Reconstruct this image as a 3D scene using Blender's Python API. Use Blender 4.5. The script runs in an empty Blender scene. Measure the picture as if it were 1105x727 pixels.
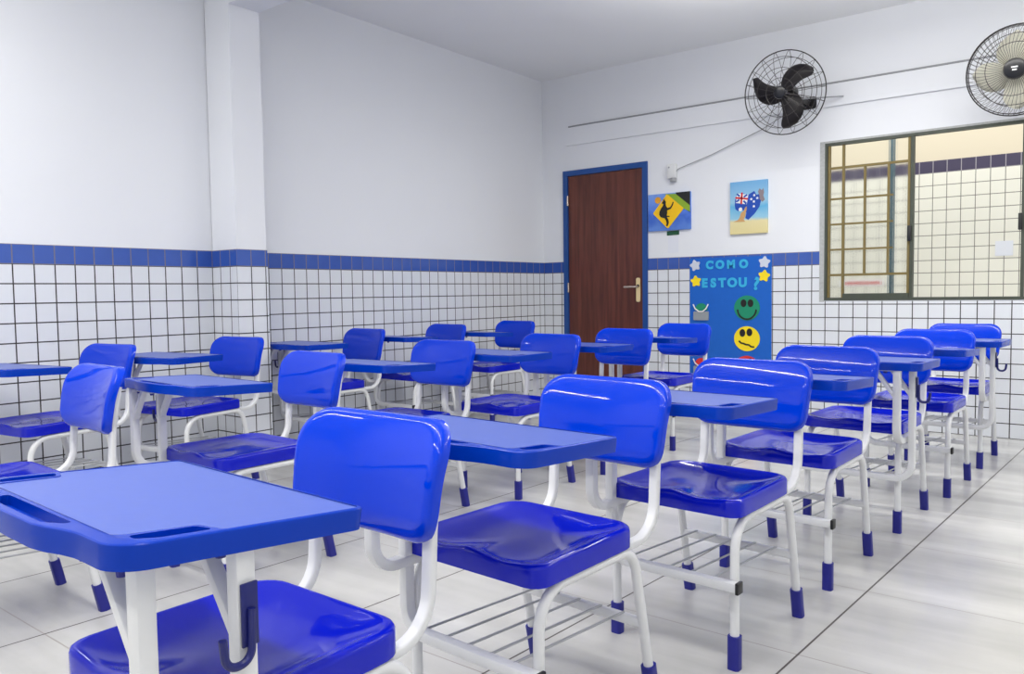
import bpy, bmesh, math, random
from mathutils import Vector, Matrix
random.seed(4)
C = bpy.context.scene.collection
PI = math.pi

# ------------------------------------------------------------------ materials
def new_mat(name):
    m = bpy.data.materials.new(name); m.use_nodes = True
    nt = m.node_tree
    return m, nt, nt.nodes['Principled BSDF']

def srgb(r, g, b):
    f = lambda c: (c/255/12.92 if c/255 <= .04045 else ((c/255+.055)/1.055)**2.4)
    return (f(r), f(g), f(b), 1)

def plain(name, col, rough=.5, metal=0., spec=.5, coat=0., noise=0., scale=20., bump=0.):
    m, nt, b = new_mat(name)
    b.inputs['Roughness'].default_value = rough
    b.inputs['Metallic'].default_value = metal
    b.inputs['Specular IOR Level'].default_value = spec
    b.inputs['Coat Weight'].default_value = coat
    b.inputs['Coat Roughness'].default_value = .08
    tc = nt.nodes.new('ShaderNodeTexCoord')
    nz = nt.nodes.new('ShaderNodeTexNoise'); nz.inputs['Scale'].default_value = scale
    nz.inputs['Detail'].default_value = 4
    nt.links.new(tc.outputs['Object'], nz.inputs['Vector'])
    mx = nt.nodes.new('ShaderNodeMix'); mx.data_type = 'RGBA'
    k = 1-noise
    mx.inputs[6].default_value = (col[0]*k, col[1]*k, col[2]*k, 1)
    mx.inputs[7].default_value = (min(1, col[0]*(1+noise)), min(1, col[1]*(1+noise)), min(1, col[2]*(1+noise)), 1)
    nt.links.new(nz.outputs['Fac'], mx.inputs[0])
    nt.links.new(mx.outputs[2], b.inputs['Base Color'])
    if bump:
        bp = nt.nodes.new('ShaderNodeBump'); bp.inputs['Strength'].default_value = bump
        bp.inputs['Distance'].default_value = .002
        nt.links.new(nz.outputs['Fac'], bp.inputs['Height'])
        nt.links.new(bp.outputs['Normal'], b.inputs['Normal'])
    return m

class G:
    """small node-graph helper"""
    def __init__(s, nt): s.nt = nt
    def math(s, op, a, b=None, c=None):
        n = s.nt.nodes.new('ShaderNodeMath'); n.operation = op
        for i, v in enumerate((a, b, c)):
            if v is None: continue
            if isinstance(v, (int, float)): n.inputs[i].default_value = v
            else: s.nt.links.new(v, n.inputs[i])
        return n.outputs[0]
    def mix(s, f, a, b):
        n = s.nt.nodes.new('ShaderNodeMix'); n.data_type = 'RGBA'
        for i, v in ((0, f), (6, a), (7, b)):
            if isinstance(v, (int, float)): n.inputs[i].default_value = v
            elif isinstance(v, tuple): n.inputs[i].default_value = v
            else: s.nt.links.new(v, n.inputs[i])
        return n.outputs[2]
    def pos(s):
        g = s.nt.nodes.new('ShaderNodeNewGeometry')
        x = s.nt.nodes.new('ShaderNodeSeparateXYZ')
        s.nt.links.new(g.outputs['Position'], x.inputs[0])
        return x.outputs
    def noise(s, scale, detail=3, vec=None):
        n = s.nt.nodes.new('ShaderNodeTexNoise'); n.inputs['Scale'].default_value = scale
        n.inputs['Detail'].default_value = detail
        if vec is None:
            g = s.nt.nodes.new('ShaderNodeNewGeometry'); vec = g.outputs['Position']
        s.nt.links.new(vec, n.inputs['Vector'])
        return n.outputs['Fac']

def tile_mat(name, axis, phase, white, grout, band, band_grout, z_band, pitch=.1, gw=.0066, zphase=0., rough=.12):
    """square glazed tiles with dark joints and one row of coloured tiles on top"""
    m, nt, b = new_mat(name); g = G(nt)
    p = g.pos()
    u = g.math('FRACT', g.math('DIVIDE', g.math('SUBTRACT', p[axis], phase), pitch))
    v = g.math('FRACT', g.math('DIVIDE', g.math('SUBTRACT', p[2], zphase), pitch))
    h = gw/pitch/2
    def line(w):
        return g.math('LESS_THAN', g.math('SUBTRACT', .5, g.math('ABSOLUTE', g.math('SUBTRACT', w, .5))), h)
    ln = g.math('MAXIMUM', line(u), line(v))
    isb = g.math('GREATER_THAN', p[2], z_band)
    nz = g.noise(2.5, 2)
    wt = g.mix(nz, tuple(c*.94 for c in white[:3])+(1,), white)
    bt = g.mix(g.noise(14., 3), tuple(c*.86 for c in band[:3])+(1,), band)
    tile = g.mix(isb, wt, bt)
    gr = g.mix(isb, grout, band_grout)
    col = g.mix(ln, tile, gr)
    nt.links.new(col, b.inputs['Base Color'])
    nt.links.new(g.math('MULTIPLY_ADD', ln, .5, rough), b.inputs['Roughness'])
    bp = nt.nodes.new('ShaderNodeBump'); bp.inputs['Strength'].default_value = .35; bp.inputs['Distance'].default_value = .002
    nt.links.new(g.math('SUBTRACT', 1, ln), bp.inputs['Height'])
    nt.links.new(bp.outputs['Normal'], b.inputs['Normal'])
    return m

def floor_mat():
    m, nt, b = new_mat('floor_tiles'); g = G(nt)
    p = g.pos()
    sx = g.math('SUBTRACT', g.math('ADD', p[0], .645), g.math('MULTIPLY', g.math('SUBTRACT', p[1], 3.4), .055))
    u = g.math('FRACT', g.math('DIVIDE', sx, .605))
    v = g.math('FRACT', g.math('DIVIDE', g.math('SUBTRACT', p[1], 3.395), .603))
    def line(w, wd):
        return g.math('LESS_THAN', g.math('SUBTRACT', .5, g.math('ABSOLUTE', g.math('SUBTRACT', w, .5))), wd)
    l1 = line(u, .0050); l2 = line(v, .0036)
    # grey noise stretched into streaks across the room
    mp = nt.nodes.new('ShaderNodeMapping'); mp.inputs['Scale'].default_value = (.55, 4.2, 1)
    ge = nt.nodes.new('ShaderNodeNewGeometry'); nt.links.new(ge.outputs['Position'], mp.inputs['Vector'])
    n1 = g.noise(1.3, 5, mp.outputs[0]); n2 = g.noise(5., 4)
    rp = nt.nodes.new('ShaderNodeValToRGB')
    rp.color_ramp.elements[0].position = .30; rp.color_ramp.elements[0].color = srgb(176, 175, 173)
    rp.color_ramp.elements[1].position = .68; rp.color_ramp.elements[1].color = srgb(211, 210, 207)
    nt.links.new(g.math('MULTIPLY_ADD', n2, .25, g.math('MULTIPLY', n1, .78)), rp.inputs[0])
    c = g.mix(l2, rp.outputs[0], srgb(150, 145, 142))
    c = g.mix(l1, c, srgb(78, 72, 70))
    nt.links.new(c, b.inputs['Base Color'])
    nt.links.new(g.math('MULTIPLY_ADD', g.math('MAXIMUM', l1, l2), .4, g.math('MULTIPLY_ADD', n2, .10, .17)), b.inputs['Roughness'])
    return m

def wood_mat():
    m, nt, b = new_mat('door_wood'); g = G(nt)
    mp = nt.nodes.new('ShaderNodeMapping'); mp.inputs['Scale'].default_value = (14, 14, .9)
    ge = nt.nodes.new('ShaderNodeNewGeometry'); nt.links.new(ge.outputs['Position'], mp.inputs['Vector'])
    n = g.noise(2.2, 6, mp.outputs[0])
    rp = nt.nodes.new('ShaderNodeValToRGB')
    rp.color_ramp.elements[0].position = .3; rp.color_ramp.elements[0].color = srgb(74, 34, 26)
    rp.color_ramp.elements[1].position = .72; rp.color_ramp.elements[1].color = srgb(112, 58, 45)
    nt.links.new(n, rp.inputs[0]); nt.links.new(rp.outputs[0], b.inputs['Base Color'])
    b.inputs['Roughness'].default_value = .38
    return m

def gradient_mat(name, stops, z0, z1, noise=.12, scale=18.):
    """painted canvas: brushed colour bands from bottom (z0) to top (z1)"""
    m, nt, b = new_mat(name); g = G(nt)
    p = g.pos()
    t = g.math('DIVIDE', g.math('SUBTRACT', p[2], z0), z1-z0)
    t = g.math('ADD', t, g.math('MULTIPLY', g.math('SUBTRACT', g.noise(scale, 4), .5), noise))
    rp = nt.nodes.new('ShaderNodeValToRGB')
    while len(rp.color_ramp.elements) < len(stops): rp.color_ramp.elements.new(.5)
    for e, (pos, col) in zip(rp.color_ramp.elements, stops): e.position = pos; e.color = col
    nt.links.new(t, rp.inputs[0]); nt.links.new(rp.outputs[0], b.inputs['Base Color'])
    b.inputs['Roughness'].default_value = .6
    return m

M = {}
M['blue'] = plain('blue_plastic', srgb(0, 57, 208), .055, spec=.3, noise=.05, scale=6)
M['seat_blue'] = plain('seat_plastic', srgb(8, 24, 184), .09, spec=.32, noise=.06, scale=6)
M['panel'] = plain('desk_panel', srgb(74, 96, 182), .36, spec=.6, noise=.04, scale=40, bump=.05)  # paler than the rim: ceiling reflection put into the base colour
M['rim'] = plain('desk_rim', srgb(0, 54, 172), .24, spec=.22, noise=.05, scale=10)
M['cap'] = plain('foot_cap_plastic', srgb(24, 28, 132), .45, noise=.06, scale=30)
M['hook'] = plain('hook_plastic', srgb(14, 22, 100), .4)
M['steel'] = plain('white_steel', srgb(226, 227, 229), .32, spec=.5, noise=.03, scale=30)
M['wire'] = plain('grey_wire', srgb(170, 172, 176), .35, metal=.4)
M['black'] = plain('black_plastic', srgb(22, 22, 24), .4)
M['fan_blade'] = plain('black_fan_blade', srgb(38, 34, 38), .35, noise=.1)
M['fan_hub'] = plain('fan_hub', srgb(16, 17, 24), .3)
M['fan_wire'] = plain('fan_wire', srgb(62, 58, 58), .4, metal=.3)
M['cream_blade'] = plain('cream_fan_blade', srgb(232, 230, 216), .35, noise=.04)
M['paint'] = plain('wall_paint', srgb(232, 234, 239), .75, spec=.3, noise=.012, scale=3, bump=.05)
M['ceil'] = plain('ceiling_paint', srgb(240, 241, 243), .85, spec=.2, noise=.012, scale=2)
M['floor'] = floor_mat()
M['wood'] = wood_mat()
M['door_blue'] = plain('door_frame_blue', srgb(24, 74, 146), .4, noise=.05)
M['cream'] = plain('cream_enamel', srgb(226, 206, 158), .3, noise=.04)
M['chrome'] = plain('chrome', srgb(196, 180, 170), .25, metal=.7)
M['white_plastic'] = plain('white_plastic', srgb(222, 223, 224), .4)
M['grey'] = plain('grey_plastic', srgb(150, 152, 156), .45)
M['gold'] = plain('aged_brass_bar', srgb(122, 106, 60), .45, metal=.15, noise=.12, scale=25)
M['frame_dark'] = plain('dark_green_frame', srgb(66, 72, 62), .5, noise=.15, scale=25)
M['post'] = plain('corridor_post', srgb(70, 96, 108), .5)
M['corr_paint'] = plain('corridor_paint', srgb(222, 211, 188), .7)
M['paper'] = plain('paper', srgb(228, 231, 240), .7)
M['red'] = plain('red_print', srgb(206, 60, 56), .6)
M['poster'] = plain('blue_felt', srgb(10, 96, 196), .75, noise=.05, scale=30, bump=.05)
M['cyan'] = plain('cyan_foam', srgb(52, 178, 226), .7)
M['yellow'] = plain('yellow_foam', srgb(250, 222, 22), .65)
M['silver'] = plain('silver_foam', srgb(206, 212, 226), .45)
M['green'] = plain('green_foam', srgb(14, 140, 104), .65)
M['redfoam'] = plain('red_foam', srgb(216, 46, 44), .65)
M['ink'] = plain('black_foam', srgb(24, 22, 22), .65)
M['pocket'] = plain('grey_pocket', srgb(150, 156, 162), .4)
M['p_green'] = plain('paint_green', srgb(138, 172, 44), .6, noise=.1)
M['p_yellow'] = plain('paint_yellow', srgb(246, 196, 12), .6, noise=.05)
M['p_black'] = plain('paint_black', srgb(26, 26, 26), .6)
M['p_blue'] = plain('paint_blue', srgb(20, 74, 176), .6, noise=.08)
M['p_white'] = plain('paint_white', srgb(238, 238, 238), .6)
M['p_red'] = plain('paint_red', srgb(206, 38, 44), .6)
M['p_tan'] = plain('paint_tan', srgb(206, 160, 104), .6, noise=.1)
M['p_grey'] = plain('paint_grey', srgb(140, 128, 134), .6, noise=.1)
M['p_orange'] = plain('paint_orange', srgb(228, 158, 40), .6, noise=.1)
M['tag_green'] = plain('tag_green', srgb(28, 84, 52), .5)
white = srgb(226, 229, 235); grout = srgb(52, 48, 50); band = srgb(58, 92, 178); bgrout = srgb(112, 110, 128)
M['tile_y'] = tile_mat('tile_left_wall', 1, .0107, white, grout, band, bgrout, 1.2)
M['tile_x'] = tile_mat('tile_back_wall', 0, -.0218, white, grout, band, bgrout, 1.2)
M['tile_px'] = tile_mat('tile_pillar_side', 0, -4.169+.03, white, grout, band, bgrout, 1.2)
M['tile_corr'] = tile_mat('tile_corridor', 0, -1.3, srgb(240, 238, 226), srgb(120, 116, 108), srgb(72, 66, 92), srgb(170, 165, 170), 2.025, pitch=.11, gw=.006, zphase=2.025, rough=.3)
gm, gnt, gb = new_mat('ribbed_glass')
gb.inputs['Base Color'].default_value = (.98, .99, .98, 1); gb.inputs['Roughness'].default_value = .18
gb.inputs['Transmission Weight'].default_value = 1; gb.inputs['IOR'].default_value = 1.12
gg = G(gnt); gp = gg.pos()
gbump = gnt.nodes.new('ShaderNodeBump'); gbump.inputs['Strength'].default_value = .25; gbump.inputs['Distance'].default_value = .004
gnt.links.new(gg.math('SINE', gg.math('MULTIPLY', gp[0], 2*PI/.016)), gbump.inputs['Height'])
gnt.links.new(gbump.outputs['Normal'], gb.inputs['Normal'])
M['glass'] = gm

# ------------------------------------------------------------------ mesh helpers
def finish(bm, name, mats, parent=None, loc=None, smooth=35):
    bmesh.ops.recalc_face_normals(bm, faces=bm.faces)
    me = bpy.data.meshes.new(name); bm.to_mesh(me); bm.free()
    for m in (mats if isinstance(mats, (list, tuple)) else [mats]): me.materials.append(m)
    if smooth:
        for p in me.polygons: p.use_smooth = True
        me.set_sharp_from_angle(angle=math.radians(smooth))
    o = bpy.data.objects.new(name, me); C.objects.link(o)
    if parent is not None: o.parent = parent
    if loc is not None: o.location = loc
    return o

def box(bm, x0, x1, y0, y1, z0, z1, mi=0, bevel=0):
    r = bmesh.ops.create_cube(bm, size=1)
    for v in r['verts']:
        v.co = Vector((x0+(v.co.x+.5)*(x1-x0), y0+(v.co.y+.5)*(y1-y0), z0+(v.co.z+.5)*(z1-z0)))
    fs = list({f for v in r['verts'] for f in v.link_faces})
    for f in fs: f.material_index = mi
    if bevel:
        es = list({e for v in r['verts'] for e in v.link_edges})
        bmesh.ops.bevel(bm, geom=es, offset=bevel, segments=2, profile=.5, affect='EDGES')
    return r

def fillet(pts, radii, seg=7):
    pts = [Vector(p) for p in pts]; out = [pts[0]]
    for i in range(1, len(pts)-1):
        r = radii[i-1] if isinstance(radii, (list, tuple)) else radii
        a = (pts[i-1]-pts[i]).normalized(); b = (pts[i+1]-pts[i]).normalized()
        ang = a.angle(b)
        if r <= 0 or ang > PI-.02: out.append(pts[i]); continue
        d = r/math.tan(ang/2)
        d = min(d, .49*(pts[i-1]-pts[i]).length if i > 1 else .98*(pts[i-1]-pts[i]).length, .98*(pts[i+1]-pts[i]).length if i == len(pts)-2 else .49*(pts[i+1]-pts[i]).length)
        r = d*math.tan(ang/2)
        c = pts[i]+(a+b).normalized()*(r/math.sin(ang/2))
        p0 = pts[i]+a*d; p1 = pts[i]+b*d
        v0 = p0-c; v1 = p1-c; th = v0.angle(v1); ax = v0.cross(v1).normalized()
        for k in range(seg+1):
            out.append(c+Matrix.Rotation(th*k/seg, 3, ax) @ v0)
    out.append(pts[-1]); return out

def prof_rect(w, h, r, seg=3):
    pts = []
    for cx, cy, a0 in ((w/2-r, h/2-r, 0), (-w/2+r, h/2-r, PI/2), (-w/2+r, -h/2+r, PI), (w/2-r, -h/2+r, 1.5*PI)):
        for k in range(seg+1):
            a = a0+PI/2*k/seg; pts.append((cx+r*math.cos(a), cy+r*math.sin(a)))
    return pts

def prof_round(r, n=12): return [(r*math.cos(2*PI*k/n), r*math.sin(2*PI*k/n)) for k in range(n)]

def sweep(bm, path, prof, normal, mi=0, closed=False):
    """sweep a profile along a planar path; normal is the fixed direction of the profile's first axis"""
    n = Vector(normal).normalized(); rings = []; N = len(path)
    for i, p in enumerate(path):
        p = Vector(p)
        if closed: t = Vector(path[(i+1) % N])-Vector(path[i-1])
        elif i == 0: t = Vector(path[1])-p
        elif i == N-1: t = p-Vector(path[-2])
        else: t = (Vector(path[i+1])-p).normalized()+(p-Vector(path[i-1])).normalized()
        t.normalize(); b = t.cross(n).normalized()
        nn = b.cross(t).normalized()
        rings.append([bm.verts.new(p+nn*a+b*c) for a, c in prof])
    m = len(prof); fs = []
    for i in range(N if closed else N-1):
        A, B = rings[i], rings[(i+1) % N]
        for k in range(m): fs.append(bm.faces.new((A[k], A[(k+1) % m], B[(k+1) % m], B[k])))
    if not closed:
        fs.append(bm.faces.new(rings[0][::-1])); fs.append(bm.faces.new(rings[-1]))
    for f in fs: f.material_index = mi

def any_normal(d):
    d = Vector(d); a = Vector((0, 0, 1)) if abs(d.normalized().z) < .9 else Vector((1, 0, 0))
    return d.cross(a).normalized()

def bar(bm, a, b, r, n=8, mi=0):
    a = Vector(a); b = Vector(b)
    sweep(bm, [a, b], prof_round(r, n), any_normal(b-a), mi)

def prism(bm, pts, to3, d0, d1, mi=0):
    """polygon (2-D) extruded between depths d0 and d1; to3(a, b, d) -> point"""
    A = [bm.verts.new(to3(a, b, d0)) for a, b in pts]; B = [bm.verts.new(to3(a, b, d1)) for a, b in pts]
    n = len(pts)
    fs = [bm.faces.new(A), bm.faces.new(B[::-1])]
    for k in range(n): fs.append(bm.faces.new((A[k], A[(k+1) % n], B[(k+1) % n], B[k])))
    for f in fs: f.material_index = mi
    return fs

def empty(name, loc=(0, 0, 0), rz=0.):
    o = bpy.data.objects.new(name, None); C.objects.link(o); o.location = loc; o.rotation_euler = (0, 0, rz)
    o.empty_display_size = .1
    return o

def tag(o, label, cat, group=None):
    o['label'] = label; o['category'] = cat
    if group: o['group'] = group
    return o

def structure(o): o['kind'] = 'structure'; return o

def round_poly(pts, radii, seg=6):
    """2-D polygon with rounded corners"""
    out = []; n = len(pts)
    for i in range(n):
        p = Vector(pts[i]+(0,)); a = Vector(pts[i-1]+(0,))-p; b = Vector(pts[(i+1) % n]+(0,))-p
        r = radii[i] if isinstance(radii, (list, tuple)) else radii
        if r <= 0: out.append((p.x, p.y)); continue
        la, lb = a.length, b.length; a.normalize(); b.normalize(); ang = a.angle(b)
        d = min(r/math.tan(ang/2), .49*la, .49*lb); r = d*math.tan(ang/2)
        c = p+(a+b).normalized()*(r/math.sin(ang/2))
        v0 = p+a*d-c; v1 = p+b*d-c; th = v0.angle(v1); ax = v0.cross(v1).normalized()
        for k in range(seg+1):
            q = c+Matrix.Rotation(th*k/seg, 3, ax) @ v0; out.append((q.x, q.y))
    return out

def resample(pts, n):
    P = [Vector(p) for p in pts]; P.append(P[0]); L = [0]
    for i in range(1, len(P)): L.append(L[-1]+(P[i]-P[i-1]).length)
    out = []; j = 0
    for k in range(n):
        s = L[-1]*k/n
        while L[j+1] < s: j += 1
        t = (s-L[j])/max(1e-9, L[j+1]-L[j]); q = P[j].lerp(P[j+1], t); out.append((q.x, q.y))
    return out

# ------------------------------------------------------------------ the desk chair
LEG_X = .187
def shell(bm, outline, centre, front, back, s_list):
    """closed shell: rings of the outline scaled about centre, front(x,y,s) out and back(x,y,s) home"""
    cx, cy = centre; n = len(outline)
    def ring(s, fn): return [bm.verts.new(fn(cx+s*(x-cx), cy+s*(y-cy), s)) for x, y in outline]
    c0 = bm.verts.new(front(cx, cy, 0)); rings = [ring(s, front) for s in s_list]
    rings += [ring(s, back) for s in reversed(s_list)]; c1 = bm.verts.new(back(cx, cy, 0))
    for k in range(n): bm.faces.new((c0, rings[0][k], rings[0][(k+1) % n]))
    for a, b in zip(rings, rings[1:]):
        for k in range(n): bm.faces.new((a[k], b[k], b[(k+1) % n], a[(k+1) % n]))
    for k in range(n): bm.faces.new((rings[-1][k], c1, rings[-1][(k+1) % n]))

S = [.12, .24, .36, .48, .6, .7, .78, .84, .885, .92, .945, .965, .98, .992, 1.]

def backrest_bm(by=0.):
    H = .228; rake = math.radians(9.5)
    base = Vector((0, .479+by, .570))
    out = resample(round_poly([(-.191, 0), (.191, 0), (.207, H), (-.207, H)], [.06, .06, .068, .068], 8), 96)
    def place(x, v, w):
        return base+Vector((x, v*math.sin(rake)-w*math.cos(rake), v*math.cos(rake)+w*math.sin(rake)))
    def w0(x, v, s):
        w = .024*(x/.2)**2
        t = max(0, (v/H-.42)/.58); w -= .028*t*t
        t = max(0, (.22-v/H)/.22); w -= .012*t*t
        return w
    def front(x, v, s):
        w = w0(x, v, s); e = max(0, (s-.90)/.10)
        return place(x, v, w-.015*(1-math.sqrt(max(0, 1-e*e))))
    def back(x, v, s):
        w = w0(x, v, s); e = max(0, (s-.90)/.10)
        return place(x, v, w-.0045-.0225*(1-math.sqrt(max(0, 1-e*e)))-.004*e)
    bm = bmesh.new(); shell(bm, out, (0, H/2), front, back, S)
    return bm

def seat_bm():
    out = resample(round_poly([(-.206, -.022), (.206, -.022), (.199, .372), (-.199, .372)], [.036, .036, .06, .06], 8), 96)
    def top(x, y, s):
        z = .463
        z -= .021*max(0., 1-(s/.93)**4)                                      # dish
        u = (y+.022)
        z -= .010*math.exp(-(u/.085)**2)*math.exp(-((abs(x)-.095)/.06)**2)   # hollows for the thighs
        z += .003*math.exp(-((u-.05)/.10)**2)*math.exp(-(x/.035)**2)         # ridge between them
        e = max(0, (s-.94)/.06); z -= .010*(1-math.sqrt(max(0, 1-e*e)))
        return (x, y, z)
    def under(x, y, s):
        z = top(x, y, s)[2]
        e = max(0, (s-.96)/.04)
        return (x, y, (z-.006)*(1-e)+.4145*e)
    bm = bmesh.new(); shell(bm, out, (0, .175), top, under, S)
    return bm

DA, DZB = -.128, .690
DF, DR, DZT = -.148, .150, .722     # desktop: front edge, rear edge, top
def desk_outline():
    f = DF
    pts = [(-.270, DR), (.270, DR), (.262, f), (.18, f)]
    arc = [(.16, f-.001), (.135, f-.006), (.11, f-.014), (.08, f-.019), (0, f-.020), (-.08, f-.019), (-.11, f-.014), (-.135, f-.006), (-.16, f-.001)]
    return round_poly(pts+arc+[(-.18, f), (-.262, f)], [.014, .014, .060, 0]+[0]*9+[0, .060], 8)

def desk_mesh():
    """tabletop: rim with a hole for the panel, a pencil tray in the front bulge and two corner grooves"""
    outer = desk_outline()
    f, r = DF, DR
    panel = round_poly([(-.264, r-.006), (.264, r-.006), (.259, f+.115), (.218, f+.105), (.208, f+.018), (-.208, f+.018), (-.218, f+.105), (-.259, f+.115)], [.01, .01, .01, .01, .02, .02, .01, .01], 4)
    tray = round_poly([(-.125, f+.013), (.125, f+.013), (.085, f-.010), (-.085, f-.010)], [.005, .005, .012, .012], 4)
    grooves = [round_poly([(s*.223, f+.100), (s*.251, f+.108), (s*.249, f+.052), (s*.236, f+.030), (s*.218, f+.030)], .006, 3) for s in (1, -1)]
    cu = bpy.data.curves.new('c', 'CURVE'); cu.dimensions = '2D'; cu.fill_mode = 'BOTH'; cu.extrude = .0
    for loop in [outer, panel, tray]+grooves:
        sp = cu.splines.new('POLY'); sp.points.add(len(loop)-1); sp.use_cyclic_u = True
        for q, (x, y) in zip(sp.points, loop): q.co = (x, y, 0, 1)
    ob = bpy.data.objects.new('c', cu)
    me = bpy.data.meshes.new_from_object(ob)
    bm = bmesh.new(); bm.from_mesh(me); bpy.data.objects.remove(ob); bpy.data.curves.remove(cu); bpy.data.meshes.remove(me)
    bmesh.ops.remove_doubles(bm, verts=bm.verts, dist=1e-5)
    zt = DZT
    for v in bm.verts: v.co.z = zt
    # walls of the holes and the skirt
    edges = [e for e in bm.edges if len(e.link_faces) == 1]
    def onloop(e, loop, tol=2e-4):
        m = e.verts[0].co; return min((m.x-x)**2+(m.y-y)**2 for x, y in loop) < tol*tol
    groups = [(outer, .032), (panel, .0012), (tray, .014)]+[(g_, .007) for g_ in grooves]
    for loop, dep in groups:
        es = [e for e in edges if onloop(e, loop) and e.is_valid]
        r = bmesh.ops.extrude_edge_only(bm, edges=es)
        nv = [x for x in r['geom'] if isinstance(x, bmesh.types.BMVert)]
        for v in nv: v.co.z = zt-dep
        ne = [x for x in r['geom'] if isinstance(x, bmesh.types.BMEdge)]
        if loop is outer:
            for v in nv: v.co.x *= .992; v.co.y = (v.co.y)*.99
        f = bmesh.ops.contextual_create(bm, geom=ne)['faces']
        for q in f: q.material_index = 1 if loop is panel else 0
    # soften the outer top edge
    oe = [e for e in bm.edges if len(e.link_faces) == 2 and onloop(e, outer) and abs(e.verts[0].co.z-zt) < 1e-5 and abs(e.verts[1].co.z-zt) < 1e-5
          and any(abs(f.calc_center_median().z-zt) > .01 for f in e.link_faces)]
    bmesh.ops.bevel(bm, geom=oe, offset=.004, segments=3, profile=.5, affect='EDGES')
    return bm

TUBE = prof_round(.0125, 14)
BOXT = prof_rect(.028, .025, .0035, 2)

def make_desk_chair(side, near=False):
    """side -1: tabletop carried on the left of the chair (seen from its front), +1: on the right"""
    root = empty('school_desk_chair')
    finish(seat_bm(), 'seat', M['seat_blue'], root, smooth=50)
    by = -.045 if near else 0.
    hook_front = near
    finish(backrest_bm(by), 'backrest', M['blue'], root, smooth=50)
    for s in (-1, 1):
        x = s*LEG_X
        bm = bmesh.new(); sweep(bm, fillet([(x, 0, .012), (x, 0, .402), (x, .13, .402)], .085, 9), TUBE, (1, 0, 0))
        fl = finish(bm, 'leg', M['steel'], root)
        bm = bmesh.new(); sweep(bm, fillet([(x, .446, .012), (x, .362, .402), (x, .24, .402)], .07, 9), TUBE, (1, 0, 0))
        rl = finish(bm, 'leg', M['steel'], root)
        bm = bmesh.new(); sweep(bm, [(x, .1295, .402), (x, .2405, .402)], TUBE, (1, 0, 0))
        finish(bm, 'side_rail', M['steel'], root)
        for leg, y0, y1 in ((fl, 0, 0), (rl, .4485, .4291)):
            bm = bmesh.new(); sweep(bm, [(x, y0, 0), (x, y1, .092)], prof_rect(.033, .033, .009), (1, 0, 0))
            finish(bm, 'foot_cap', M['cap'], leg)
        xp = s*.162
        bm = bmesh.new()
        sweep(bm, fillet([(xp, .20, .402), (xp, .496+by, .402), (xp, .509+by, .60), (xp, .530+by, .725)], [.085, .25], 9), prof_rect(.026, .020, .006), (1, 0, 0))
        finish(bm, 'back_post', M['steel'], root)
    xa_, xb_ = (.226, .262) if near else ((.187, .187) if side < 0 else (.213, .246))
    ya_, yb_ = (-.10, .012) if near else (DA, -.028)
    xs = side*xa_
    # two uprights that carry the tabletop
    bm = bmesh.new(); sweep(bm, fillet([(xs, ya_, DZB+(.018 if near else .003)), (xs, ya_, .400), (xs, .09, .400)], .062, 9), BOXT, (1, 0, 0))
    pa = finish(bm, 'desk_post', M['steel'], root)
    xs = side*xb_
    bm = bmesh.new(); sweep(bm, fillet([(xs, yb_, DZB+.010), (xs, yb_, .300), (xs, -.028, .235), (-side*(LEG_X+.02), -.028, .235)] if near else [(xs, yb_, DZB+.003), (xs, yb_, .235), (-side*(LEG_X+.02), -.028, .235)], .062 if not near else .03, 9), BOXT, (0, 1, 0))
    pb = finish(bm, 'desk_post', M['steel'], root)
    for post, y, xs in ((pa, ya_, side*xa_), (pb, yb_, side*xb_)):
        bm = bmesh.new(); sweep(bm, [(xs-side*.004, y, .580), (xs-side*.085, y, DZB)], prof_rect(.022, .016, .003, 2), (0, 1, 0))
        finish(bm, 'brace', M['steel'], post)
        zo = (.10-y)*.079 if near else 0
        bm = bmesh.new(); box(bm, min(xs+side*.012, xs-side*.16), max(xs+side*.012, xs-side*.16), y-.0115, y+.0115, DZB+zo-.004, DZB+zo+.001)
        finish(bm, 'mounting_plate', M['steel'], post)
        for dx in (.045, .145):
            bm = bmesh.new()
            r = bmesh.ops.create_cone(bm, cap_ends=True, segments=10, radius1=.007, radius2=.008, depth=.009)
            for v in r['verts']: v.co += Vector((xs-side*dx, y, DZB-.008))
            finish(bm, 'bolt', M['cap'], post)
    xs = side*xb_
    # bag hook on the outer face of the rear upright
    bm = bmesh.new()
    xo = xs+side*.0145
    box(bm, min(xo, xo+side*.004), max(xo, xo+side*.004), yb_-.012, yb_+.012, .575, .657, bevel=.001)
    if hook_front: pth = [(xo+side*.007, yb_, .625), (xo+side*.007, yb_-.002, .557), (xo+side*.007, yb_-.038, .557), (xo+side*.007, yb_-.042, .597)]
    else: pth = [(xo+side*.006, yb_, .625), (xo+side*.008, yb_, .557), (xo+side*.045, yb_, .557), (xo+side*.050, yb_, .597)]
    sweep(bm, fillet(pth, .018, 7), prof_round(.0055, 10), (1, 0, 0) if hook_front else (0, 1, 0))
    finish(bm, 'bag_hook', M['hook'], pb)
    bm = bmesh.new(); box(bm, *sorted((-side*(LEG_X+.02), -side*(LEG_X+.030))), -.0435, -.0125, .219, .251, bevel=.003)
    finish(bm, 'end_cap', M['black'], pb)
    bm = bmesh.new(); sweep(bm, [(-LEG_X, .401, .207), (LEG_X, .401, .207)], prof_rect(.016, .026, .005), (0, 1, 0))
    finish(bm, 'rear_stretcher', M['steel'], root)
    bm = bmesh.new()
    for k in range(5):
        xk = -.135+.0675*k
        bar(bm, (xk, -.020, .245), (xk, .400, .222), .0030, 6)
    finish(bm, 'book_rack', M['wire'], root)
    finish(desk_mesh(), 'tabletop', [M['rim'], M['panel']], root, loc=(.014, .036, 0) if near else (.0 if side < 0 else .040, 0, 0), smooth=30)
    return root

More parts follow.
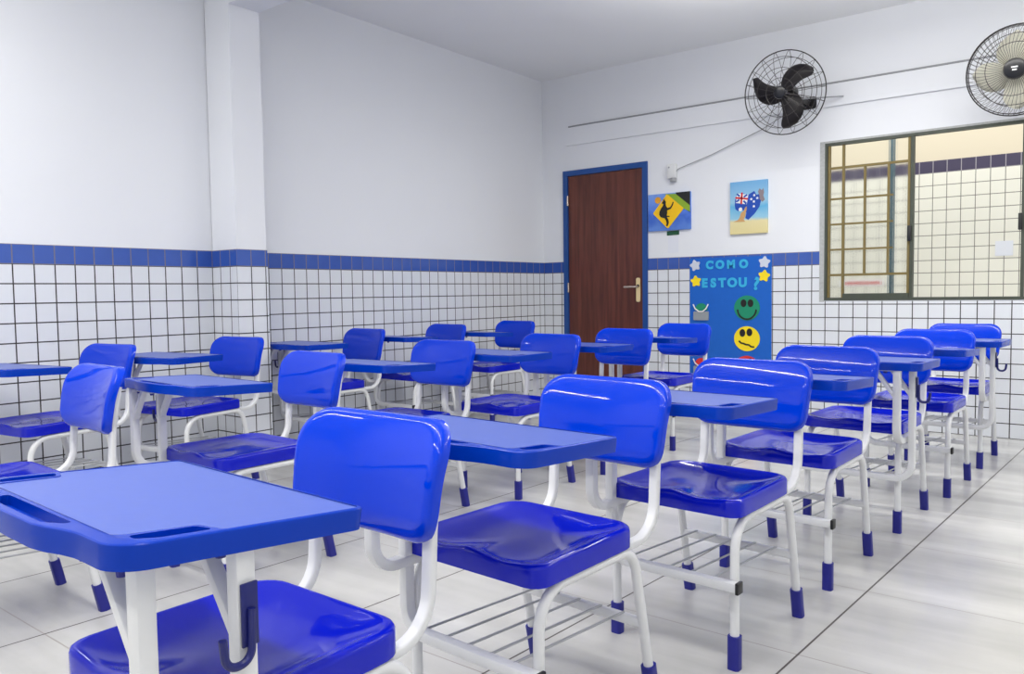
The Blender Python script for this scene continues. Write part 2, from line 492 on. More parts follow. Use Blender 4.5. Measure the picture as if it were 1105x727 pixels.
def dup(root, parent=None):
    c = root.copy(); C.objects.link(c)
    if parent is not None: c.parent = parent
    for ch in list(root.children): dup(ch, c)
    return c

# x, y of the middle between the front feet; yaw; side carrying the tabletop; label
DESKS = [
 # right-hand row, from the camera to the back wall
 (-1.155, .560, 0.0, 1, 'large blue desk chair in the foreground, its pale desktop cut by the left edge'),
 (-1.136, 1.302, 3.0, -1, 'blue desk chair second in the right-hand row, its backrest behind the foreground chair'),
 (-1.007, 2.016, 3.0, -1, 'third blue desk chair of the right-hand row, bright curved gleam across its backrest'),
 (-.977, 2.744, 2.5, -1, 'fourth blue desk chair of the right-hand row, backrest under the left window pane'),
 (-.934, 3.556, 2.5, 1, 'fifth blue desk chair of the right-hand row, two desk posts showing beside the aisle'),
 (-.870, 4.298, 3.0, -1, 'sixth blue desk chair of the right-hand row, one before the rearmost by the window'),
 (-.836, 5.086, 2.5, 1, 'rearmost blue desk chair of the right-hand row, close under the window wall'),
 # middle row
 (-2.845, .745, 3.0, -1, 'nearest blue desk chair of the middle row, backrest reflecting tiles at left edge'),
 (-2.660, 1.535, 2.5, -1, 'second blue desk chair of the middle row, its desk before the tiled pillar'),
 (-2.680, 2.376, -1.0, -1, 'third blue desk chair of the middle row, behind the foreground desktop'),
 (-2.555, 3.078, 2.5, -1, 'fourth blue desk chair of the middle row, backrest left of the wooden door'),
 (-2.490, 3.775, 2.5, -1, 'fifth blue desk chair of the middle row, its backrest in front of the wooden door'),
 (-2.475, 4.590, 2.0, -1, 'rearmost blue desk chair of the middle row, in front of the blue poster'),
 # row along the left wall
 (-4.00, 1.395, -9.0, -1, 'nearest blue desk chair along the left wall, mostly hidden behind a middle-row backrest'),
 (-3.965, 2.11, -9.0, -1, 'blue desk chair standing against the projecting tiled pillar'),
 (-4.160, 3.15, 2.0, -1, 'blue desk chair by the left wall just beyond the pillar'),
 (-4.12, 3.93, 2.0, -1, 'blue desk chair by the left wall, one before the rearmost in the corner'),
 (-4.02, 4.66, 2.0, -1, 'rearmost blue desk chair along the left wall, in the corner by the door'),
]
GROUPS = ['blue desk chairs of the right-hand row']*7+['blue desk chairs of the middle row']*6+['blue desk chairs along the left wall']*5
# the nearest tops sag a little towards the seat and sit slightly askew
TWEAK = {d[4]: t for d, t in zip(DESKS[:3]+DESKS[10:12]+DESKS[14:16], ((4.5, 2.5, .014, 0), (2.3, 0, .02, 0), (1.2, 0, -.05, .045), (0, 0, .0, .042), (0, 0, 0, .045), (0, 0, 0, .045), (0, 0, .040, 0)))}
protos = {}
for (x, y, yaw, side, label), grp in zip(DESKS, GROUPS):
    key = (side, label.startswith('large'))
    if key not in protos: protos[key] = o = make_desk_chair(side, key[1])
    else: o = dup(protos[key])
    o.location = (x, y, 0); o.rotation_euler = (0, 0, -math.radians(yaw))
    tag(o, label, 'desk chair', grp)
    tilt, turn, dx, dy = TWEAK.get(label, (0, 0, 0, 0))
    if tilt or turn or dx or dy:
        top = next(c for c in o.children if c.name.startswith('tabletop'))
        R = Matrix.Rotation(-math.radians(turn), 3, 'Z') @ Matrix.Rotation(-math.radians(tilt), 3, 'X')
        p = Vector((.22, .10, DZT)) if turn else Vector((0, 0, DZT))
        top.rotation_euler = R.to_euler(); top.scale.y = 1.17 if turn else 1
        top.location = top.location+p-R @ Vector((p.x, p.y*top.scale.y, p.z))+Vector((dx, dy, 0))

# ------------------------------------------------------------------ the room
XL, YB, ZC = -4.424, 6.181, 3.0
XR, YF = 2.6, -2.6
PL = .006                                    # plaster lies this far behind the tile face
DX0, DX1, DZ = -4.190, -3.315, 2.135         # door opening
WX0, WX1, WZ0, WZ1 = -1.832, .60, .928, 2.10 # window opening

bm = bmesh.new(); box(bm, XL-.2, XR+.2, YF-.2, YB+.16, -.1, 0)
structure(finish(bm, 'floor', M['floor'], smooth=0))
bm = bmesh.new(); box(bm, XL-.2, XR+.2, YF-.2, YB+.16, ZC, ZC+.1)
structure(finish(bm, 'ceiling', M['ceil'], smooth=0))
bm = bmesh.new(); box(bm, XL-.2, XL-PL, YF, YB+.15, 1.3, ZC); box(bm, XL-.2, XL-.01, YF, YB+.15, 0, 1.3)
structure(finish(bm, 'wall_left', M['paint'], smooth=0))
bm = bmesh.new(); box(bm, XL-.01, XL, YF, YB, 0, 1.3)
structure(finish(bm, 'trim_1', M['tile_y'], smooth=0))
bm = bmesh.new(); box(bm, XR, XR+.2, YF, YB+.15, 0, ZC)
structure(finish(bm, 'wall_right', M['paint'], smooth=0))
bm = bmesh.new(); box(bm, XL-.2, XR+.2, YF-.2, YF, 0, ZC)
structure(finish(bm, 'wall_front', M['paint'], smooth=0))
# back wall with door and window openings
bm = bmesh.new(); y0, y1 = YB+PL, YB+.15
box(bm, XL-PL, DX0, y0, y1, 0, ZC); box(bm, DX0, DX1, y0, y1, DZ, ZC); box(bm, DX1, WX0, y0, y1, 0, ZC)
box(bm, WX0, WX1, y0, y1, 0, WZ0); box(bm, WX0, WX1, y0, y1, WZ1, ZC); box(bm, WX1, XR, y0, y1, 0, ZC)
structure(finish(bm, 'wall_back', M['paint'], smooth=0))
bm = bmesh.new(); y0, y1 = YB, YB+PL
box(bm, XL, DX0, y0, y1, 0, 1.3); box(bm, DX1, WX0, y0, y1, 0, 1.3); box(bm, WX0, WX1, y0, y1, 0, WZ0-.005); box(bm, WX1, XR, y0, y1, 0, 1.3)
structure(finish(bm, 'trim_2', M['tile_x'], smooth=0))
# pillar and beam
PX, PY0, PY1 = -4.169, 2.712, 2.925
bm = bmesh.new(); box(bm, XL, PX-.004, PY0+.004, PY1-.004, 1.3, ZC-.28)
structure(finish(bm, 'wall_pillar', M['paint'], smooth=0))
bm = bmesh.new(); box(bm, XL, PX, PY0, PY1, 0, 1.3)
for f in bm.faces: f.material_index = 1 if abs(f.normal.y) > .5 else 0
structure(finish(bm, 'trim_3', [M['tile_y'], M['tile_px']], smooth=0))
bm = bmesh.new(); box(bm, XL, XR, PY0+.004, PY1-.004, ZC-.28, ZC)
structure(finish(bm, 'trim_6', M['paint'], smooth=0))
# shallow plaster strip high on the back wall
bm = bmesh.new(); box(bm, -4.15, XR, YB-.012, YB+PL, 2.365, 2.53)
structure(finish(bm, 'trim_4', M['paint'], smooth=0))
bm = bmesh.new(); bar(bm, (-4.12, YB-.012, 2.534), (XR, YB-.012, 2.534), .007, 8)
tag(finish(bm, 'cable_conduit', M['grey']), 'thin grey conduit running along the back wall behind both fans', 'conduit')

# door
bm = bmesh.new(); fw = .048
box(bm, DX0, DX0+fw, YB-.012, YB+.14, 0, DZ); box(bm, DX1-fw, DX1, YB-.012, YB+.14, 0, DZ); box(bm, DX0+fw, DX1-fw, YB-.012, YB+.14, DZ-fw, DZ)
door = structure(finish(bm, 'door_1', M['door_blue'], smooth=0))
bm = bmesh.new(); box(bm, DX0+fw+.003, DX1-fw-.003, YB+.004, YB+.04, .008, DZ-fw-.003)
leaf = finish(bm, 'door_leaf', M['wood'], door, smooth=0)
bm = bmesh.new(); hx = -3.411
prism(bm, round_poly([(hx-.019, .925), (hx+.019, .925), (hx+.019, 1.135), (hx-.019, 1.135)], .014, 4), lambda a, b, d: (a, d, b), YB+.004, YB-.006)
finish(bm, 'handle_plate', M['cream'], door)
bm = bmesh.new()
sweep(bm, fillet([(hx, YB-.004, 1.058), (hx, YB-.05, 1.058), (hx-.115, YB-.05, 1.056)], .02, 6), prof_round(.010, 10), (0, 0, 1))
finish(bm, 'door_handle', M['chrome'], door)
bm = bmesh.new(); bar(bm, (hx, YB-.009, 1.063), (hx, YB-.003, 1.063), .015, 12)
finish(bm, 'lever_collar', M['black'], door)
for z in (1.86, 1.06, .28):
    bm = bmesh.new(); bar(bm, (DX0+fw+.002, YB-.010, z-.045), (DX0+fw+.002, YB-.010, z+.045), .008, 10)
    finish(bm, 'hinge', M['chrome'], door)

# window: frame, bars and the ribbed sliding sash at its left end
bm = bmesh.new(); f = .021; yw0, yw1 = YB+.0, YB+.05
box(bm, WX0, WX0+f, yw0, yw1, WZ0, WZ1); box(bm, WX1-f, WX1, yw0, yw1, WZ0, WZ1)
box(bm, WX0+f, WX1-f, yw0, yw1, WZ1-f, WZ1); box(bm, WX0+f, WX1-f, yw0, yw1, WZ0, WZ0+f)
for xm in (-1.235, -.57, .02): box(bm, xm-.010, xm+.010, yw0+.002, yw1-.002, WZ0+f, WZ1-f)
win = structure(finish(bm, 'window_1', M['frame_dark'], smooth=0))
bm = bmesh.new(); rx = random.Random(2)
box(bm, WX0-.034, WX0+.001, YB-.001, YB+.02, WZ0-.01, WZ1+.012)
box(bm, WX0+.001, WX1, YB-.001, YB+.02, WZ1-.002, WZ1+.012)
structure(finish(bm, 'trim_5', plain('rough_cement', srgb(176, 178, 178), .9, noise=.25, scale=60, bump=.4), smooth=0))
bm = bmesh.new(); ys0, ys1 = YB+.012, YB+.034; b_ = .0085
xa, xb = WX0+f, -1.249
for xv in (WX0+f+.008, -1.702, xb-.008): box(bm, xv-b_, xv+b_, ys0, ys1, WZ0+f, WZ1-f)
for zv in (1.911, 1.118): box(bm, xa, xb, ys0-.0015, ys1-.003, zv-b_, zv+b_)
for zv in (1.683, 1.495, 1.307): box(bm, xa, -1.36, ys0-.0015, ys1-.003, zv-b_*.8, zv+b_*.8)
for xv in (-1.552, -1.392): box(bm, xv-b_*.9, xv+b_*.9, ys0+.001, ys1-.001, 1.118, 1.911)
finish(bm, 'window_bars', M['gold'], win, smooth=0)
bm = bmesh.new(); box(bm, -1.70, xb, ys0-.004, ys1, WZ0+f, WZ0+f+.03); finish(bm, 'bottom_rail', M['frame_dark'], win, smooth=0)
bm = bmesh.new(); box(bm, xa, xb, YB+.036, YB+.040, WZ0+f, WZ1-f); finish(bm, 'window_pane', M['glass'], win, smooth=0)
for xm, zz in ((-1.247, 1.40), (-.582, 1.44)):
    bm = bmesh.new(); box(bm, xm-.014, xm+.012, YB-.016, YB+.004, zz-.055, zz+.055, bevel=.004); finish(bm, 'window_catch', M['black'], win)

# corridor beyond the window
YC = 7.9
bm = bmesh.new(); box(bm, -5.2, 3.4, YC, YC+.15, -.1, 2.131)
structure(finish(bm, 'wall_corridor', M['tile_corr'], smooth=0))
bm = bmesh.new(); box(bm, -5.2, 3.4, YC+.006, YC+.15, 2.131, 4.2)
structure(finish(bm, 'wall_corridor_upper', M['corr_paint'], smooth=0))
bm = bmesh.new(); box(bm, -5.2, 3.4, YB+.16, YC, -.1, -.001)
structure(finish(bm, 'floor_corridor', M['floor'], smooth=0))
bm = bmesh.new(); box(bm, -1.568, -1.530, 7.0, 7.04, 0, 2.65, bevel=.004)
tag(finish(bm, 'steel_post', M['post']), 'grey-blue steel post standing in the corridor behind the ribbed glass', 'post')
bm = bmesh.new(); box(bm, -.925, -.795, YC-.004, YC, 1.275, 1.40)
tag(finish(bm, 'paper_notice', M['paper']), 'small white paper sheet taped to the corridor tiles outside', 'paper')
o = tag(empty('sign_strip', (-2.0, YC, 1.065)), 'narrow white sign with blurred red print behind the ribbed glass', 'sign')
bm = bmesh.new(); box(bm, -.20, .20, -.004, 0, -.032, .032); finish(bm, 'sign_board', M['p_white'], o, smooth=0)
bm = bmesh.new()
rr = random.Random(7); xx = -.16
while xx < .15:
    w_ = rr.uniform(.012, .03); box(bm, xx, xx+w_, -.006, -.004, -.014, .014); xx += w_+.006
finish(bm, 'red_print', M['red'], o, smooth=0)

# ------------------------------------------------------------------ things on the back wall
def wall_pt(a, b, d): return (a, YB+PL-d, b)   # d = distance out from the plaster
def flat(name, pts, d0, d1, mat, parent):
    bm = bmesh.new(); prism(bm, pts, wall_pt, d0, d1); return finish(bm, name, mat, parent, smooth=0)
def disc(cx, cz, rx, rz=None, n=32, a0=0., a1=2*PI):
    rz = rz or rx
    if abs(a1-a0-2*PI) < 1e-6: return [(cx+rx*math.cos(2*PI*k/n), cz+rz*math.sin(2*PI*k/n)) for k in range(n)]
    return [(cx+rx*math.cos(a0+(a1-a0)*k/n), cz+rz*math.sin(a0+(a1-a0)*k/n)) for k in range(n+1)]
def star(cx, cz, r, rot=0., n=5, inner=.55):
    return [(cx+(r if k % 2 == 0 else r*inner)*math.cos(PI/2+rot+PI*k/n), cz+(r if k % 2 == 0 else r*inner)*math.sin(PI/2+rot+PI*k/n)) for k in range(2*n)]
def stroke(pts, w):
    """thick polyline as a polygon"""
    P = [Vector(p) for p in pts]; L, R = [], []
    for i, p in enumerate(P):
        t = (P[min(i+1, len(P)-1)]-P[max(i-1, 0)]).normalized(); n = Vector((-t.y, t.x))
        L.append(tuple(p+n*w/2)); R.append(tuple(p-n*w/2))
    return L+R[::-1]

# feelings poster
px0, px1, pz0, pz1 = -2.922, -2.228, .22, 1.283
po = empty('feelings_poster', (0, 0, 0))
tag(po, 'blue felt poster with cyan letters, stars and smiley faces beside the door', 'poster')
po.location = (0, 0, 0)
PD = .010                                     # poster face: just in front of the tiles
flat('poster_sheet', [(px0, pz0), (px1, pz0), (px1, pz1), (px0, pz1)], .0062, PD, M['poster'], po)
def letter(ch, x, z, size, rot=0.):
    cu = bpy.data.curves.new('letter', 'FONT'); cu.body = ch; cu.size = size; cu.extrude = .002; cu.offset = .0055
    cu.align_x = 'CENTER'; cu.align_y = 'CENTER'
    ob = bpy.data.objects.new('letter', cu); me = bpy.data.meshes.new_from_object(ob)
    bpy.data.objects.remove(ob); bpy.data.curves.remove(cu)
    me.materials.clear(); me.materials.append(M['cyan']); me.name = 'letter'
    o = bpy.data.objects.new('letter', me); C.objects.link(o); o.parent = po
    o.location = (x, YB+PL-PD-.003, z); o.rotation_euler = (PI/2, rot, 0)
    return o
for ch, x, rot in zip('COMO', (-2.745, -2.655, -2.560, -2.455), (.05, 0, -.04, 0)): letter(ch, x, 1.222, .088, rot)
for ch, x, rot in zip('ESTOU', (-2.788, -2.712, -2.635, -2.550, -2.462), (0, .03, -.03, 0, 0)): letter(ch, x, 1.074, .098, rot)
letter('?', -2.350, 1.060, .135, .12)
for nm, cx, cz, mat, rot in (('star', -2.872, 1.225, 'silver', .25), ('star', -2.286, 1.232, 'silver', -.1), ('star', -2.866, 1.093, 'yellow', .1), ('star', -2.288, 1.125, 'yellow', -.15)):
    s = flat(nm, round_poly(star(cx, cz, .058, rot), .010, 3), PD, PD+.004, M[mat], po); s['label'] = ('silver' if mat == 'silver' else 'yellow')+' foam star'
fx = -2.427
def face(cz, mat, label, mouth, eyes):
    fc = flat('smiley_face', disc(fx, cz, .106, .100, 40), PD, PD+.004, M[mat], po); fc['label'] = label
    for ex, ez in eyes: flat('eye', disc(fx+ex, cz+ez, .024, .031, 20), PD+.004, PD+.006, M['ink'], fc)
    flat('mouth', stroke(mouth, .013), PD+.004, PD+.006, M['ink'], fc)
face(.872, 'green', 'green smiling face', [(.076*math.cos(a)+fx, .872-.012+.078*math.sin(a)) for a in [PI+PI*k/16 for k in range(17)]], ((-.027, .038), (.030, .038)))
face(.625, 'yellow', 'yellow doubtful face', [(fx-.065, .607), (fx-.048, .590), (fx-.028, .586), (fx-.005, .578), (fx+.018, .576), (fx+.036, .562), (fx+.062, .560)], ((-.036, .046), (.022, .052)))
face(.388, 'redfoam', 'red sad face', [(.06*math.cos(a)+fx, .30+.05*math.sin(a)) for a in [PI*k/12 for k in range(13)]], ((-.030, .046), (.028, .050)))
for cz, mat, lb in ((.815, 'green', 'grey pocket with a green flap'), (.36, 'redfoam', 'grey pocket with a red flap')):
    pk = flat('pocket', round_poly([(-2.885, cz-.045), (-2.752, cz-.045), (-2.750, cz+.028), (-2.884, cz+.028)], .008, 3), PD, PD+.012, M['pocket'], po); pk['label'] = lb
    flat('flap', disc(-2.818, cz+.036, .056, .060, 20, 0, PI), PD, PD+.005, M[mat], pk)
    flat('cord', stroke([(-2.885, cz+.088), (-2.868, cz+.052), (-2.835, cz+.028), (-2.800, cz+.028), (-2.770, cz+.052), (-2.752, cz+.088)], .010), PD+.013, PD+.016, M['p_white'], pk)

# kangaroo crossing painting
kp = empty('kangaroo_painting', (0, 0, 0)); tag(kp, 'small painting of a yellow kangaroo road sign on blue, beside the door frame', 'painting')
x0, x1, z0, z1 = -3.302, -2.912, 1.530, 1.842
M['k_bg'] = gradient_mat('kangaroo_background', [(0, srgb(92, 134, 214)), (.35, srgb(60, 104, 204)), (.55, srgb(84, 128, 226)), (1, srgb(120, 160, 232))], z0, z1, .7, 12)
flat('canvas', [(x0, z0), (x1, z0), (x1, z1), (x0, z1)], 0, .022, M['k_bg'], kp)
T = .022
W_, H_ = x1-x0, z1-z0
Q = lambda u, v: (x0+u*W_, z0+v*H_)
flat('black_patch', [Q(.66, 1), Q(1, 1), Q(1, .44), Q(.80, .60)], T, T+.001, M['p_black'], kp)
flat('green_patch', [Q(.40, .98), Q(.66, .97), Q(1, .62), Q(1, .46), Q(.75, .62), Q(.55, .86)], T+.001, T+.002, M['p_green'], kp)
flat('orange_spot', disc(*Q(.24, .83), .028), T+.001, T+.002, M['p_orange'], kp)
sg = flat('road_sign', round_poly([Q(.48, .04), Q(.86, .56), Q(.46, .98), Q(.12, .48)], .012, 4), T+.002, T+.004, M['p_yellow'], kp)
K = [(.36, .86), (.375, .80), (.35, .77), (.345, .73), (.38, .715), (.36, .66), (.32, .60), (.285, .52), (.275, .44), (.31, .37), (.36, .345), (.40, .335), (.44, .27), (.455, .19), (.44, .12), (.475, .11),
     (.505, .20), (.495, .29), (.46, .36), (.52, .355), (.525, .385), (.46, .40), (.47, .48), (.465, .54), (.50, .55), (.555, .575), (.60, .66), (.625, .75), (.60, .755), (.575, .68), (.54, .62), (.475, .60), (.44, .66),
     (.43, .72), (.44, .77), (.415, .81), (.405, .87), (.39, .82)]
flat('kangaroo_silhouette', [Q(*p) for p in K], T+.004, T+.006, M['p_black'], sg)

# flag painting
fp = empty('flag_painting', (0, 0, 0)); tag(fp, 'upright painting of a blue flag with animals on sand, right of the door', 'painting')
x0, x1, z0, z1 = -2.565, -2.262, 1.463, 1.878
M['f_bg'] = gradient_mat('beach_background', [(0, srgb(222, 208, 150)), (.24, srgb(228, 216, 166)), (.29, srgb(150, 200, 224)), (.52, srgb(96, 176, 220)), (.60, srgb(150, 196, 224)), (1, srgb(112, 172, 220))], z0, z1, .10, 16)
flat('canvas', [(x0, z0), (x1, z0), (x1, z1), (x0, z1)], 0, .022, M['f_bg'], fp)
W_, H_ = x1-x0, z1-z0
mp = [(.13, .56), (.14, .66), (.20, .72), (.30, .74), (.38, .77), (.47, .72), (.55, .76), (.66, .80), (.72, .72), (.80, .74), (.84, .62), (.80, .50), (.68, .38), (.50, .26), (.42, .30), (.45, .40), (.34, .46), (.22, .44), (.15, .48)]
fl = flat('flag_shape', [Q(*p) for p in mp], T, T+.001, M['p_blue'], fp)
flat('flag_field', [Q(*p) for p in ((.16, .60), (.46, .56), (.50, .74), (.20, .78))], T+.001, T+.002, M['p_white'], fl)
for st in ([(.31, .57), (.33, .79)], [(.15, .70), (.49, .66)]): flat('red_stripe', stroke([Q(*p) for p in st], .014), T+.002, T+.003, M['p_red'], fl)
for a, b in (((.19, .77), (.27, .72)), ((.47, .74), (.38, .70)), ((.17, .62), (.26, .66)), ((.45, .57), (.37, .63))): flat('blue_stripe', stroke([Q(*a), Q(*b)], .014), T+.002, T+.003, M['p_blue'], fl)
for u, v in ((.66, .72), (.58, .65), (.74, .66), (.65, .60), (.65, .51)): flat('white_star', star(*Q(u, v), .012), T+.001, T+.002, M['p_white'], fl)
flat('kangaroo', [Q(*p) for p in [(.42, .50), (.38, .44), (.30, .40), (.27, .32), (.22, .27), (.10, .24), (.22, .235), (.42, .23), (.38, .27), (.42, .34), (.44, .42), (.46, .46), (.46, .52)]], T+.002, T+.003, M['p_tan'], fp)
flat('white_ball', disc(*Q(.29, .47), .015), T+.002, T+.003, M['p_white'], fp)
flat('koala', [Q(*p) for p in [(.76, .78), (.80, .84), (.86, .80), (.90, .84), (.92, .76), (.90, .70), (.94, .62), (.88, .58), (.80, .64), (.80, .70)]], T+.002, T+.003, M['p_grey'], fp)

# small things on the wall
bm = bmesh.new(); prism(bm, [(-3.135, 1.487), (-3.022, 1.490), (-3.022, 1.527), (-3.135, 1.524)], wall_pt, 0, .004)
tag(finish(bm, 'wall_tag', M['tag_green'], smooth=0), 'little dark green tag stuck under the kangaroo painting', 'tag')
bm = bmesh.new(); prism(bm, [(-3.125, 1.338), (-3.03, 1.340), (-3.03, 1.475), (-3.125, 1.473)], wall_pt, 0, .0015)
tag(finish(bm, 'wall_paper_sheet', M['paper'], smooth=0), 'pale paper sheet on the wall just above the blue tile band', 'paper')
ob = tag(empty('outlet_box', (-3.078, YB+PL, 2.02)), 'white junction box on the wall right of the door top', 'outlet box')
bm = bmesh.new(); box(bm, -.042, .042, -.035, 0, -.055, .062, bevel=.006); finish(bm, 'box_body', M['white_plastic'], ob)
bm = bmesh.new(); bar(bm, (-.02, -.034, .035), (-.02, -.038, .035), .007, 10); finish(bm, 'screw', M['grey'], ob)
bm = bmesh.new(); bar(bm, (.012, -.02, -.055), (.012, -.02, -.085), .026, 16); finish(bm, 'cable_gland', M['grey'], ob)
bm = bmesh.new()
sweep(bm, fillet([(-3.045, YB-.012, 1.975), (-3.045, YB-.014, 2.03), (-2.72, YB-.014, 2.12), (-2.31, YB-.02, 2.262), (-2.10, YB-.03, 2.36)], .05, 4), prof_round(.0035, 6), (0, 1, 0))
tag(finish(bm, 'fan_cable', M['grey']), 'thin grey cable slanting from the outlet box up to the black fan', 'cable')

# ------------------------------------------------------------------ wall fans
def make_fan(loc, R, tilt, yaw, blade_mat, blades, nwires, rings, label, hub_r, dense):
    """axis along -y in local space (towards the room); Empty at the motor"""
    o = empty('wall_fan', loc); o.rotation_euler = (tilt, 0, yaw)
    tag(o, label, 'fan')
    wr = .0017 if not dense else .0012
    def guard(sign, name):
        bm = bmesh.new()
        prof = [(hub_r*.9, .105), (R*.5, .095), (R*.8, .065), (R*.95, .030), (R, 0.)] if sign < 0 else [(hub_r*1.2, .085), (R*.5, .085), (R*.85, .055), (R, 0.)]
        for k in range(nwires):
            a = 2*PI*k/nwires; tw = .35 if dense else .10
            pts = []
            for j, (r, d) in enumerate(prof):
                aa = a+tw*(1-r/R); pts.append((r*math.cos(aa), sign*d, r*math.sin(aa)))
            sweep(bm, pts, prof_round(wr, 5), (math.sin(a), 0, -math.cos(a)))
        for fr in rings:
            r = R*fr
            d = 0.
            for (ra, da), (rb, db) in zip(prof, prof[1:]):
                if ra <= r <= rb: d = da+(db-da)*(r-ra)/(rb-ra)
            circ = [(r*math.cos(2*PI*k/56), sign*d, r*math.sin(2*PI*k/56)) for k in range(56)]
            sweep(bm, circ, prof_round(.0042 if fr == 1 else .0022, 6), (0, 1, 0), closed=True)
        return finish(bm, name, M['fan_wire'], o)
    guard(-1, 'front_guard'); guard(1, 'rear_guard')
    bm = bmesh.new()
    prof = [(.0, -.112), (hub_r*.62, -.112), (hub_r*.9, -.106), (hub_r, -.094), (hub_r, -.075), (hub_r*.5, -.060), (0, -.060)]
    lathe(bm, prof, 28); hb = finish(bm, 'guard_badge', M['fan_hub'], o)
    bm = bmesh.new(); lathe(bm, [(0, -.062), (hub_r*.75, -.058), (hub_r*.8, -.01), (hub_r*.8, .02), (0, .02)], 24)
    finish(bm, 'blade_hub', blade_mat, o)
    for a0 in blades:
        bm = bmesh.new(); nr, nc = 12, 6; grid = []
        for i in range(nr+1):
            t = i/nr; r = hub_r*.6+(R*.86-hub_r*.6)*t
            half = (.30+.34*math.sin(PI*min(1, t*1.05)))*(1-.55*max(0, t-.8)/.2) if not dense else (.34+.40*math.sin(PI*min(1, t*1.02)))*(1-.5*max(0, t-.8)/.2)
            wdt = (.060+.095*math.sin(PI*min(1, .12+t*.62))) if not dense else (.06+.13*math.sin(PI*t*.85))
            if t > .72: wdt *= math.sqrt(max(.03, 1-((t-.72)/.28)**2))
            ac = a0-(.62*t*t if not dense else .25*t*t)
            row = []
            for j in range(nc+1):
                q = j/nc-.5
                aa = ac+q*wdt/max(r, .03)
                row.append(bm.verts.new((r*math.cos(aa), -.022+.05*q+.02*(q*2)**2, r*math.sin(aa))))
            grid.append(row)
        for i in range(nr):
            for j in range(nc): bm.faces.new((grid[i][j], grid[i+1][j], grid[i+1][j+1], grid[i][j+1]))
        bmesh.ops.solidify(bm, geom=bm.faces[:], thickness=.004)
        finish(bm, 'blade', blade_mat, o, smooth=60)
    bm = bmesh.new(); lathe(bm, [(0, .03), (.05, .03), (.058, .05), (.058, .13), (.04, .16), (0, .16)], 24)
    finish(bm, 'motor', M['black'], o)
    return o

def lathe(bm, prof, n):
    rings = []
    for r, y in prof:
        if r < 1e-6: rings.append([bm.verts.new((0, y, 0))])
        else: rings.append([bm.verts.new((r*math.cos(2*PI*k/n), y, r*math.sin(2*PI*k/n))) for k in range(n)])
    for A, B in zip(rings, rings[1:]):
        for k in range(n):
            a = A if len(A) > 1 else A*n; b = B if len(B) > 1 else B*n
            vs = []
            for v in (a[k], a[(k+1) % n], b[(k+1) % n], b[k]):
                if v not in vs: vs.append(v)
            if len(vs) > 2: bm.faces.new(vs)

f1 = make_fan((-2.005, 5.80, 2.43), .292, math.radians(9), 0, M['fan_blade'], [math.radians(a) for a in (66, 186, 306)], 18, (1, .84, .58, .34), 'black three-bladed wall fan on the back wall above the paintings', .046, False)
f2 = make_fan((-.585, 5.80, 2.335), .270, math.radians(6), 0, M['cream_blade'], [math.radians(a) for a in (105, 195, 285, 15)], 58, (1, .96, .78, .58), 'wall fan with cream blades and dense guard above the window, cut by the right edge', .062, True)
bm = bmesh.new()
for k, (w_, z_) in enumerate(((.034, .008), (.024, -.008))): box(bm, -w_/2, w_/2, -.114, -.1125, z_-.004, z_+.004)
b2 = finish(bm, 'badge_print', M['p_white'], f2, smooth=0)
for fo, X0, Z0 in ((f1, -2.005, 2.43), (f2, -.585, 2.335)):
    bm = bmesh.new()
    inv = Matrix.Rotation(-fo.rotation_euler.x, 3, 'X')
    loc = Vector(fo.location)
    L_ = lambda x, y, z: inv @ (Vector((x, y, z))-loc)
    sweep(bm, [L_(X0, 5.90, Z0-.01), L_(X0+.06, 6.02, Z0-.02), L_(X0+.06, YB, Z0-.02)], prof_round(.018, 10), inv @ Vector((0, 0, 1)))
    finish(bm, 'wall_arm', M['black'], fo)
    bm = bmesh.new(); sweep(bm, [L_(X0+.06, YB-.022, Z0-.02), L_(X0+.06, YB-.0125, Z0-.02)], prof_rect(.11, .09, .02, 4), inv @ Vector((1, 0, 0)))
    finish(bm, 'wall_plate', M['black'], fo)
# slim rod from the black fan to the back wall
bm = bmesh.new(); inv = Matrix.Rotation(-f1.rotation_euler.x, 3, 'X'); loc = Vector(f1.location)
bar(bm, inv @ (Vector((-1.95, 5.93, 2.40))-loc), inv @ (Vector((-1.70, YB-.012, 2.425))-loc), .005, 8)
finish(bm, 'thin_rod', M['grey'], f1)

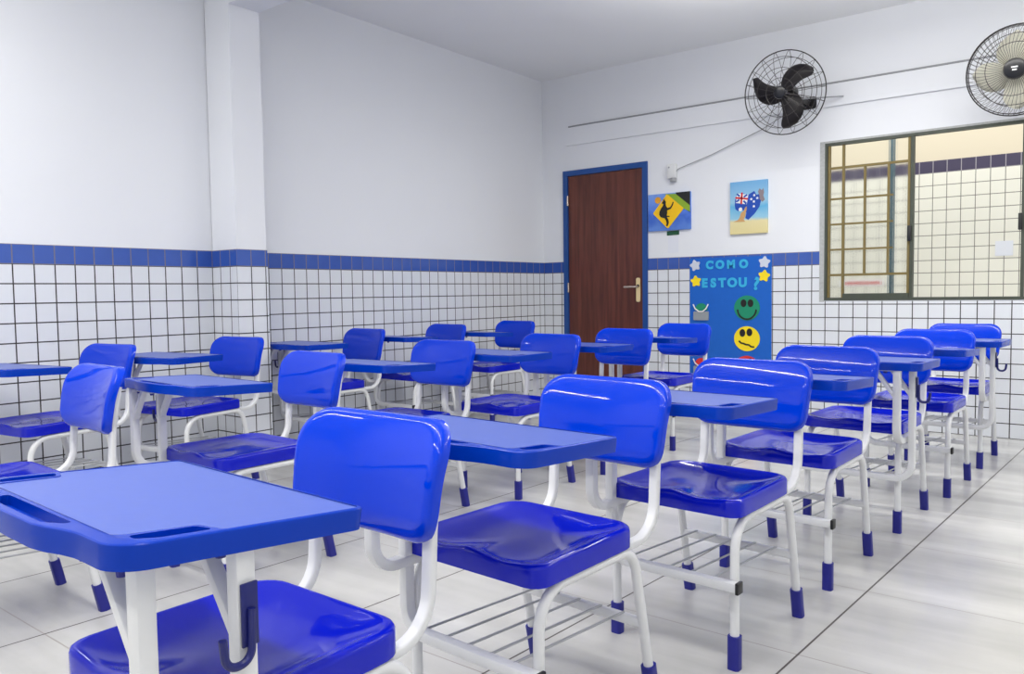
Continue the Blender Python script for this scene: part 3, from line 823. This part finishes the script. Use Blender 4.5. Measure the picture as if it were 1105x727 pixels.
# ------------------------------------------------------------------ light
def area(name, loc, sx, sy, power, col=(1, 1, 1), rot=(0, 0, 0)):
    l = bpy.data.lights.new(name, 'AREA'); l.shape = 'RECTANGLE'; l.size = sx; l.size_y = sy; l.energy = power; l.color = col
    o = bpy.data.objects.new(name, l); C.objects.link(o); o.location = loc; o.rotation_euler = rot
    return o
cool = (1, .985, .93)
area('tube_lamp', (-2.9, .7, 2.85), 2.6, .05, 34, cool)
area('tube_lamp', (-.2, .7, 2.85), 2.6, .05, 29, cool)
area('tube_lamp', (-2.4, -1.0, 2.85), 3.0, .04, 42, cool)
area('tube_lamp', (.9, -1.0, 2.85), 2.6, .05, 26, cool)
area('tube_lamp', (-1.3, 4.6, 2.85), 2.6, .06, 41, cool)
area('tube_lamp', (1.4, 4.2, 2.85), 2.6, .06, 34, cool)
area('ceiling_fill', (-1.6, .7, 2.45), 3.2, .8, 34, cool, (PI, 0, 0))  # added upward fill that brightens the ceiling, no fixture of its own
area('ceiling_fill', (-.6, 4.4, 2.45), 3.2, .8, 40, cool, (PI, 0, 0))  # second added upward fill, for the far half of the room
area('corridor_fill', (-1.0, 6.5, 3.0), 5, .5, 41, (1, .97, .90), (.95, 0, 0))  # added fill aimed at the corridor wall to brighten it, not a fixture

w = bpy.data.worlds.new('sky'); bpy.context.scene.world = w; w.use_nodes = True
w.node_tree.nodes['Background'].inputs[0].default_value = (.85, .92, 1, 1)
w.node_tree.nodes['Background'].inputs[1].default_value = 1.0

# ------------------------------------------------------------------ camera
cd = bpy.data.cameras.new('camera'); cam = bpy.data.objects.new('camera', cd); C.objects.link(cam)
F, YAW, PITCH, ROLL = 856.635, -.66259, -.05559, -.01401
fwd = Vector((math.sin(YAW)*math.cos(PITCH), math.cos(YAW)*math.cos(PITCH), math.sin(PITCH)))
rt = Vector((math.cos(YAW), -math.sin(YAW), 0)); up = rt.cross(fwd)
r2 = math.cos(ROLL)*rt+math.sin(ROLL)*up; u2 = -math.sin(ROLL)*rt+math.cos(ROLL)*up
mw = Matrix(((r2.x, u2.x, -fwd.x, 0), (r2.y, u2.y, -fwd.y, 0), (r2.z, u2.z, -fwd.z, 1.0194), (0, 0, 0, 1)))
cam.matrix_world = mw
cd.sensor_width = 36; cd.sensor_fit = 'HORIZONTAL'; cd.lens = F/1105*36; cd.clip_start = .02
bpy.context.scene.camera = cam
vs = bpy.context.scene.view_settings
vs.view_transform = 'Standard'; vs.look = 'None'; vs.exposure = 0; vs.gamma = 1
